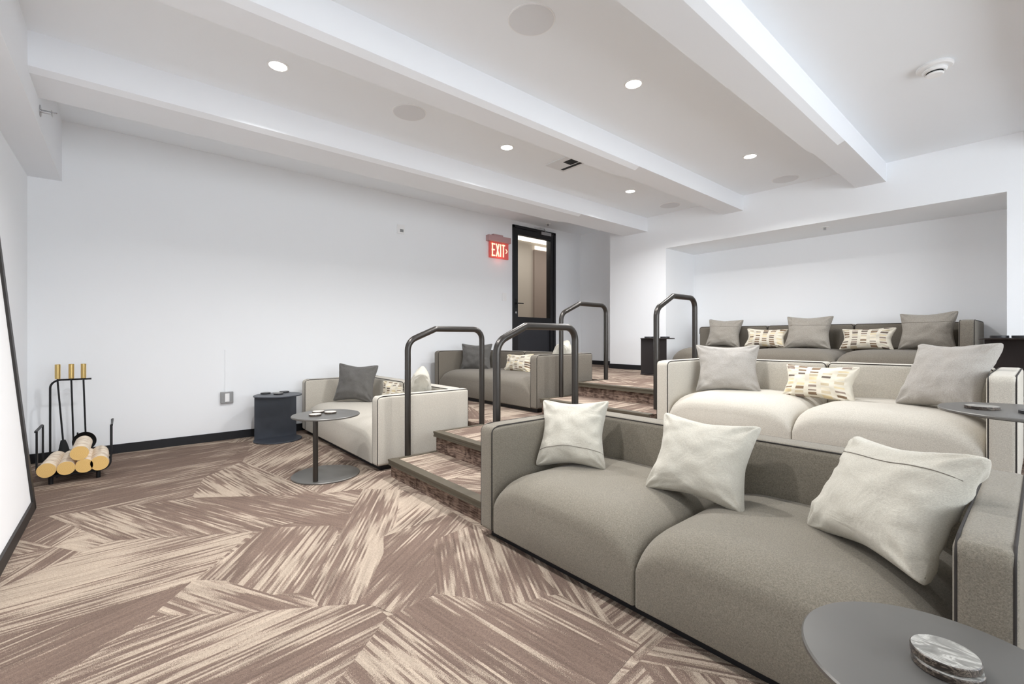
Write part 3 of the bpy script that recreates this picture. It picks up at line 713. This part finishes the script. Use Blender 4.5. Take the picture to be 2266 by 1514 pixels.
# ================================================================= LOG HOLDER, LOGS, TOOLS
XF, XK, Y0, Y1 = -4.40, -4.70, -0.462, -0.078
O = ((XF+XK)/2, (Y0+Y1)/2, 0); t = thing('log_holder', O, 'black flat-bar firewood holder on the carpet by the left wall', 'firewood holder')
for X in (XF, XK):
    mb = MB(O); path = fillet([(X, Y0, 0.37), (X, Y0, 0.05), (X, Y1, 0.05), (X, Y1, 0.37)], 0.06, 8)
    n = len(path); vs = []; fs = []
    for i, p_ in enumerate(path):
        a = path[max(i-1, 0)]; b = path[min(i+1, n-1)]; T = (b-a).normalized(); nr = Vector((0, -T.z, T.y))
        for sx, sn in ((-0.011, 0), (0.011, 0), (0.011, 0.010), (-0.011, 0.010)): vs.append(p_+Vector((sx, 0, 0))+nr*sn)
    for i in range(n-1):
        for k in range(4): fs.append((i*4+k, i*4+(k+1) % 4, (i+1)*4+(k+1) % 4, (i+1)*4+k))
    fs += [(0, 1, 2, 3), (4*n-4, 4*n-3, 4*n-2, 4*n-1)]
    mb.add(vs, fs); mb.build('hoop', M['iron'], t)
for Y in (Y0, Y1):
    MB(O).box(XK-0.008, XF+0.008, Y-0.006, Y+0.006, 0.362, 0.374).build('top_bar', M['iron'], t)
for Y in (-0.36, -0.17):
    MB(O).box(XK, XF, Y-0.006, Y+0.006, 0.040, 0.050).build('cross_bar', M['iron'], t)
for X in (XF, XK):
    for Y in (-0.39, -0.15):
        MB(O).cyl((X, Y), 0.013, 0, 0.046, 16).build('leg', M['iron'], t, smooth=True)
def log(label, y, z, r, ln=0.42, dx=0.0, rot=0.0):
    X0 = XF+0.045+dx; mb = MB((X0-ln/2, y, z)); n = 28; vs = []; fs = []
    S = 12
    for i in range(S+1):
        x = X0-ln*i/S
        for k in range(n):
            a = 2*PI*k/n; rr = r*(1+0.05*noise.noise(Vector((x*6, math.cos(a)*1.5+y*20, math.sin(a)*1.5))))
            vs.append((x, y+(i/S)*rot+rr*math.cos(a), z+rr*math.sin(a)))
    for i in range(S):
        for k in range(n): fs.append((i*n+k, i*n+(k+1) % n, (i+1)*n+(k+1) % n, (i+1)*n+k))
    mb.add(vs, fs); o = mb.build('firewood_log', M['bark'], smooth=True, ang=60); tag(o, label, 'log', 'birch logs in the holder')
    for (sl, nm) in ((vs[:n], 0), (vs[-n:], 1)):
        off = 0.001 if nm == 0 else -0.001; cen = (sl[0][0]+off, y+(rot if nm else 0), z)
        m2 = MB((X0-ln/2, y, z)); pp = [(q[0]+off, q[1], q[2]) for q in sl]
        m2.add([cen]+pp, [(0, 1+k, 1+(k+1) % n) for k in range(n)])
        e = m2.build('cut_end', M['cut'], o); e['label'] = 'yellow cut end grain'
    return o
log('birch log leftmost in the holder bottom row', -0.408, 0.108, 0.048, rot=0.02)
log('birch log second from the left in the holder bottom row', -0.313, 0.106, 0.046)
log('birch log third in the bottom row, under the top log', -0.222, 0.106, 0.047)
log('birch log furthest right in the bottom row, beside the hoop', -0.142, 0.111, 0.050, rot=-0.01)
log('birch log lying on top of the others', -0.246, 0.198, 0.049, ln=0.44, dx=0.0)

# fireplace tools
TX = -5.0; O = (TX, -0.33, 0)
t = thing('tool_stand', O, 'black bent-rod fireplace tool stand behind the logs', 'tool stand')
MB(O).cyl((TX, -0.33), 0.11, 0, 0.008, 40, 0.002).build('base_plate', M['iron'], t, smooth=True)
mb = MB(O); mb.tube(fillet([(TX, -0.40, 0.012), (TX, -0.447, 0.013), (TX, -0.447, 0.672), (TX, -0.212, 0.672)], [0.012, 0.06]), 0.007, 12)
mb.build('rod', M['iron'], t, smooth=True)
mb = MB(O); mb.tube(fillet([(TX+0.02, -0.37, 0.04), (TX+0.02, -0.292, 0.04), (TX+0.02, -0.292, 0.25)], 0.015), 0.005, 10); mb.build('rest_bar', M['iron'], t, smooth=True)
def tool(name, label, y, yb, zb):
    O = (TX, y, 0.66); o = thing(name, O, label, 'fireplace tool', 'brass-handled fireplace tools')
    mb = MB(O); mb.tube([(TX+0.012, y, 0.69), (TX+0.012, y, 0.66), (TX+0.012, yb, zb)], 0.006, 10); mb.build('shaft', M['iron'], o, smooth=True)
    mb = MB(O); mb.cyl((TX+0.012, y), 0.0165, 0.68, 0.795, 24, 0.002); mb.build('handle', M['brass'], o, smooth=True)['label'] = 'brass handle'
    return o, O
o, O = tool('hearth_brush', 'fireplace brush with brass handle, leftmost of the tools', -0.405, -0.375, 0.20)
mb = MB(O); P_ = [(TX+0.012, -0.375+0.0, 0.20), (TX+0.012, -0.372, 0.17), (TX+0.012, -0.368, 0.06)]
mb.tube(P_, [0.014, 0.022, 0.044], 20); mb.build('bristles', M['darkslot'], o, smooth=True)
o, O = tool('fireplace_poker', 'fireplace poker with brass handle, middle of the tools', -0.328, -0.312, 0.03)
mb = MB(O); mb.tube(fillet([(TX+0.012, -0.311, 0.05), (TX+0.03, -0.29, 0.06), (TX+0.03, -0.275, 0.10)], 0.01), 0.005, 8); mb.build('hook', M['iron'], o, smooth=True)
o, O = tool('fireplace_shovel', 'round fireplace shovel with brass handle, rightmost of the tools', -0.258, -0.246, 0.235)
mb = MB(O); n = 28; vs = []; fs = []
cy, cz, rs = -0.252, 0.175, 0.072
for j in range(9):
    q = j/8
    for k in range(n):
        a = 2*PI*k/n; vs.append((TX+0.012+0.02*(q*q), cy+rs*q*math.cos(a), cz+rs*q*math.sin(a)*1.05))
for j in range(8):
    for k in range(n): fs.append((j*n+k, j*n+(k+1) % n, (j+1)*n+(k+1) % n, (j+1)*n+k))
k0 = len(vs)
vs2 = [(v[0]-0.004, v[1], v[2]) for v in vs]; fs2 = [tuple(i for i in f_) for f_ in fs]
rim = [(8*n+k, 8*n+(k+1) % n, k0+8*n+(k+1) % n, k0+8*n+k) for k in range(n)]
mb.add(vs+vs2, fs+[tuple(k0+i for i in f_) for f_ in fs2]+rim); mb.build('scoop', M['iron'], o, smooth=True)

# ================================================================= LEANING SCREEN
SO = (-3.84, -0.40, 0)
t = thing('leaning_screen', SO, 'large white panel in a black frame leaning at the left edge', 'framed panel')
lean = math.atan2(0.135, 1.484); HS = 1.75; WS = 2.9
def sp(x, hgt, d): # x along wall, hgt up the leaning panel, d out of the face
    return (x, -0.40-hgt*math.sin(lean)+d*math.cos(lean), hgt*math.cos(lean)+d*math.sin(lean))
def sbox(mb, x0, x1, h0, h1, d0, d1):
    vs = [sp(x, h_, d) for h_ in (h0, h1) for d in (d0, d1) for x in (x0, x1)]
    mb.add(vs, [(0, 2, 3, 1), (4, 5, 7, 6), (0, 1, 5, 4), (2, 6, 7, 3), (0, 4, 6, 2), (1, 3, 7, 5)])
mb = MB(SO); xl, xr = -3.845, -3.845+WS
sbox(mb, xl, xl+0.055, 0, HS, -0.04, 0.0); sbox(mb, xr-0.055, xr, 0, HS, -0.04, 0.0)
sbox(mb, xl, xr, 0, 0.055, -0.04, 0.0); sbox(mb, xl, xr, HS-0.055, HS, -0.04, 0.0)
mb.build('frame', M['frame'], t)
mb = MB(SO); sbox(mb, xl+0.05, xr-0.05, 0.05, HS-0.05, -0.03, -0.012); mb.build('panel', M['screen'], t)

# ================================================================= CEILING FIXTURES
def downlight(label, x, y, z=ZC, vis=True):
    O = (x, y, z); t = thing('recessed_downlight', O, label, 'light', 'recessed ceiling downlights')
    mb = MB(O); n = 40; prof = [(0.062, z+0.001), (0.062, z-0.004), (0.050, z-0.005), (0.047, z+0.001)]; vs = []; fs = []
    for r_, zz in prof: vs += [(x+r_*math.cos(2*PI*i/n), y+r_*math.sin(2*PI*i/n), zz) for i in range(n)]
    for j in range(3):
        for i in range(n): fs.append((j*n+i, j*n+(i+1) % n, (j+1)*n+(i+1) % n, (j+1)*n+i))
    mb.add(vs, fs); mb.build('trim_ring', M['plastic'], t, smooth=True)
    MB(O).cyl((x, y), 0.048, z-0.003, z-0.001, 40).build('lens', M['lamp'], t, smooth=True)
    l = area('downlight_lamp', (0, 0, -0.006), (0, 0, 0), 0.09, 0.09, LAMP_W, (0.99, 0.99, 1.0), 'DISK', math.radians(145)); l.parent = t
LXS, LYS = (-3.0, -1.72), (0.70, 2.50, 4.30)
names = {(0, 0): 'ceiling downlight nearest the leaning screen', (0, 1): 'ceiling downlight nearest the air vent, before it', (0, 2): 'ceiling downlight between the air vent and the back wall',
         (1, 0): 'ceiling downlight overhead beyond the top of the picture', (1, 1): 'ceiling downlight nearest the large round ceiling speaker', (1, 2): 'ceiling downlight above the niche sofa, between two beams'}
for i, x in enumerate(LXS):
    for j, y in enumerate(LYS): downlight(names[(i, j)], x, y)
def speaker(label, x, y):
    O = (x, y, ZC); t = thing('ceiling_speaker', O, label, 'speaker', 'round ceiling speakers')
    MB(O).cyl((x, y), 0.122, ZC-0.004, ZC+0.002, 56, 0.001).build('rim', M['plastic'], t, smooth=True)
    MB(O).cyl((x, y), 0.115, ZC-0.006, ZC-0.003, 56, 0.001).build('grille', M['grille'], t, smooth=True)
speaker('large round ceiling speaker at the top centre of the picture', -1.717, 1.597)
speaker('round ceiling speaker between the two left beams near the front', -3.0, 1.575)
speaker('round ceiling speaker near the back wall by the right beam', -1.73, 5.19)
speaker('round ceiling speaker near the back wall by the middle beam', -3.0, 5.13)
O = (-2.93, 3.16, ZC); t = thing('air_vent', O, 'square ceiling air vent with dark slots beside the middle beam', 'vent')
MB(O).box(-3.07, -2.78, 3.03, 3.28, ZC-0.008, ZC+0.001).build('frame', M['grille'], t)
MB(O).box(-3.04, -2.80, 3.215, 3.25, ZC-0.010, ZC-0.007).build('slot', M['darkslot'], t)
MB(O).box(-2.90, -2.80, 3.10, 3.20, ZC-0.010, ZC-0.007).build('slot', M['darkslot'], t)
O = (-0.425, 3.72, ZC); t = thing('smoke_detector', O, 'white smoke detector on the ceiling at upper right', 'smoke detector')
MB(O).cyl((O[0], O[1]), 0.085, ZC-0.022, ZC, 48, 0.006).build('base', M['plastic'], t, smooth=True)
mb = MB(O)
mb.cyl((O[0], O[1]), 0.058, ZC-0.042, ZC-0.022, 48, 0.008); mb.build('housing', M['plastic'], t, smooth=True)
MB(O).cyl((O[0], O[1]), 0.040, ZC-0.048, ZC-0.041, 40).build('sensor_gap', M['darkslot'], t, smooth=True)
MB(O).cyl((O[0], O[1]), 0.043, ZC-0.060, ZC-0.047, 40, 0.006).build('cap', M['plastic'], t, smooth=True)
# sidewall sprinkler on soffit
O = (-3.97, YF, 2.387); t = thing('sprinkler', O, 'small sidewall sprinkler on the soffit at the upper left', 'sprinkler', 'fire sprinkler heads')
mb = MB(O); mb.tube([(O[0], YF, 2.387), (O[0], YF+0.004, 2.387)], 0.035, 28); mb.build('escutcheon', M['chrome'], t, smooth=True)
mb = MB(O); mb.tube([(O[0], YF+0.003, 2.387), (O[0], YF+0.05, 2.387)], 0.010, 14); mb.box(O[0]-0.016, O[0]+0.016, YF+0.05, YF+0.053, 2.37, 2.40); mb.tube([(O[0], YF+0.05, 2.39), (O[0], YF+0.075, 2.395)], 0.004, 8)
mb.build('nozzle', M['chrome'], t, smooth=True)
def sprk(label, x, y, z):
    O = (x, y, z); t = thing('sprinkler', O, label, 'sprinkler', 'fire sprinkler heads')
    MB(O).cyl((x, y), 0.038, z-0.006, z, 30, 0.002).build('escutcheon', M['plastic'], t, smooth=True)
    MB(O).cyl((x, y), 0.012, z-0.03, z-0.005, 16).build('nozzle', M['chrome'], t, smooth=True)
sprk('small sprinkler under the niche ceiling above the sofa', -1.517, 5.70, NZ)
sprk('small sprinkler on the ceiling above the black door', -5.02, 5.02, ZS)

# ================================================================= WALL FIXTURES
O = (LX, 4.16, 2.17); t = thing('exit_sign', O, 'lit red EXIT sign on the left wall beside the black door', 'sign')
MB(O).box(LX, LX+0.075, 3.955, 4.375, 2.405, 2.49, 0).build('canopy', M['signred'], t, bevel=0.006)
MB(O).box(LX, LX+0.05, 4.06, 4.24, 2.49, 2.515, 0).build('mount', M['signred'], t)
MB(O).box(LX+0.015, LX+0.04, 4.0, 4.35, 2.17, 2.405).build('sign_face', M['signface'], t)
def letters(chars, y0, z0, hh, ww, gap, st_):
    mb = MB(O); xx0, xx1 = LX+0.041, LX+0.045; y = y0
    def bar(ya, za, yb, zb, th=st_):
        a = Vector((0, ya, za)); b = Vector((0, yb, zb)); d = (b-a).normalized(); n_ = Vector((0, -d.z, d.y))*th/2
        q = [a-n_, b-n_, b+n_, a+n_]
        vs = [(xx0, p_.y, p_.z) for p_ in q]+[(xx1, p_.y, p_.z) for p_ in q]
        mb.add(vs, [(0, 1, 2, 3), (4, 5, 6, 7), (0, 1, 5, 4), (1, 2, 6, 5), (2, 3, 7, 6), (3, 0, 4, 7)])
    for c_ in chars:
        z1_ = z0+hh; s2 = st_/2
        if c_ == 'E':
            bar(y+s2, z0, y+s2, z1_); bar(y, z0+s2, y+ww, z0+s2); bar(y, z1_-s2, y+ww, z1_-s2); bar(y, (z0+z1_)/2, y+ww*0.85, (z0+z1_)/2); y += ww+gap
        elif c_ == 'X':
            bar(y+s2*0.7, z0, y+ww-s2*0.7, z1_); bar(y+s2*0.7, z1_, y+ww-s2*0.7, z0); y += ww+gap
        elif c_ == 'I':
            bar(y+s2, z0, y+s2, z1_); y += st_+gap
        elif c_ == 'T':
            bar(y, z1_-s2, y+ww, z1_-s2); bar(y+ww/2, z0, y+ww/2, z1_); y += ww+gap
        elif c_ == '>':
            zc = (z0+z1_)/2; bar(y, zc+0.032, y+0.028, zc, st_*0.6); bar(y, zc-0.032, y+0.028, zc, st_*0.6)
    return mb.build('letters', M['signtext'], t, weld=False)
letters('EXIT>', 4.035, 2.195, 0.185, 0.062, 0.014, 0.019)
pl = bpy.data.lights.new('exit_sign_lamp', 'POINT'); pl.energy = 0.3; pl.color = (1, 0.22, 0.16); pl.shadow_soft_size = 0.06
po = bpy.data.objects.new('exit_sign_lamp', pl); C.objects.link(po); po.parent = t; po.location = (0.07, 0.02, 0.02)

O = (LX, 0.757, 0.36); t = thing('wall_outlet', O, 'grey outlet plate low on the left wall beside the drum table', 'outlet')
MB(O).box(LX, LX+0.028, 0.703, 0.810, 0.36, 0.472).build('box_plate', M['greyplate'], t, bevel=0.004)
MB(O).box(LX+0.028, LX+0.032, 0.738, 0.776, 0.375, 0.457).build('socket', M['plastic'], t, bevel=0.002)
o = MB((LX, 0.75, 0.472)).box(LX, LX+0.012, 0.741, 0.760, 0.472, 0.885).build('cable_cover', M['wall'])
tag(o, 'thin white cable cover running up the wall from the outlet', 'cable cover')
O = (LX, 2.61, 2.30); t = thing('thermostat', O, 'small white wall sensor high on the left wall', 'sensor')
MB(O).box(LX, LX+0.025, 2.565, 2.665, 2.305, 2.42).build('housing', M['plastic'], t, bevel=0.005)
MB(O).box(LX+0.025, LX+0.028, 2.60, 2.645, 2.325, 2.36).build('lens', M['greyplate'], t)
O = (LX, 4.30, 1.58); t = thing('light_switch', O, 'white double light switch beside the black door handle', 'switch')
MB(O).box(LX, LX+0.006, 4.262, 4.342, 1.555, 1.675).build('plate', M['plastic'], t, bevel=0.002)
MB(O).box(LX+0.006, LX+0.010, 4.288, 4.316, 1.585, 1.645).build('rocker', M['plastic'], t)
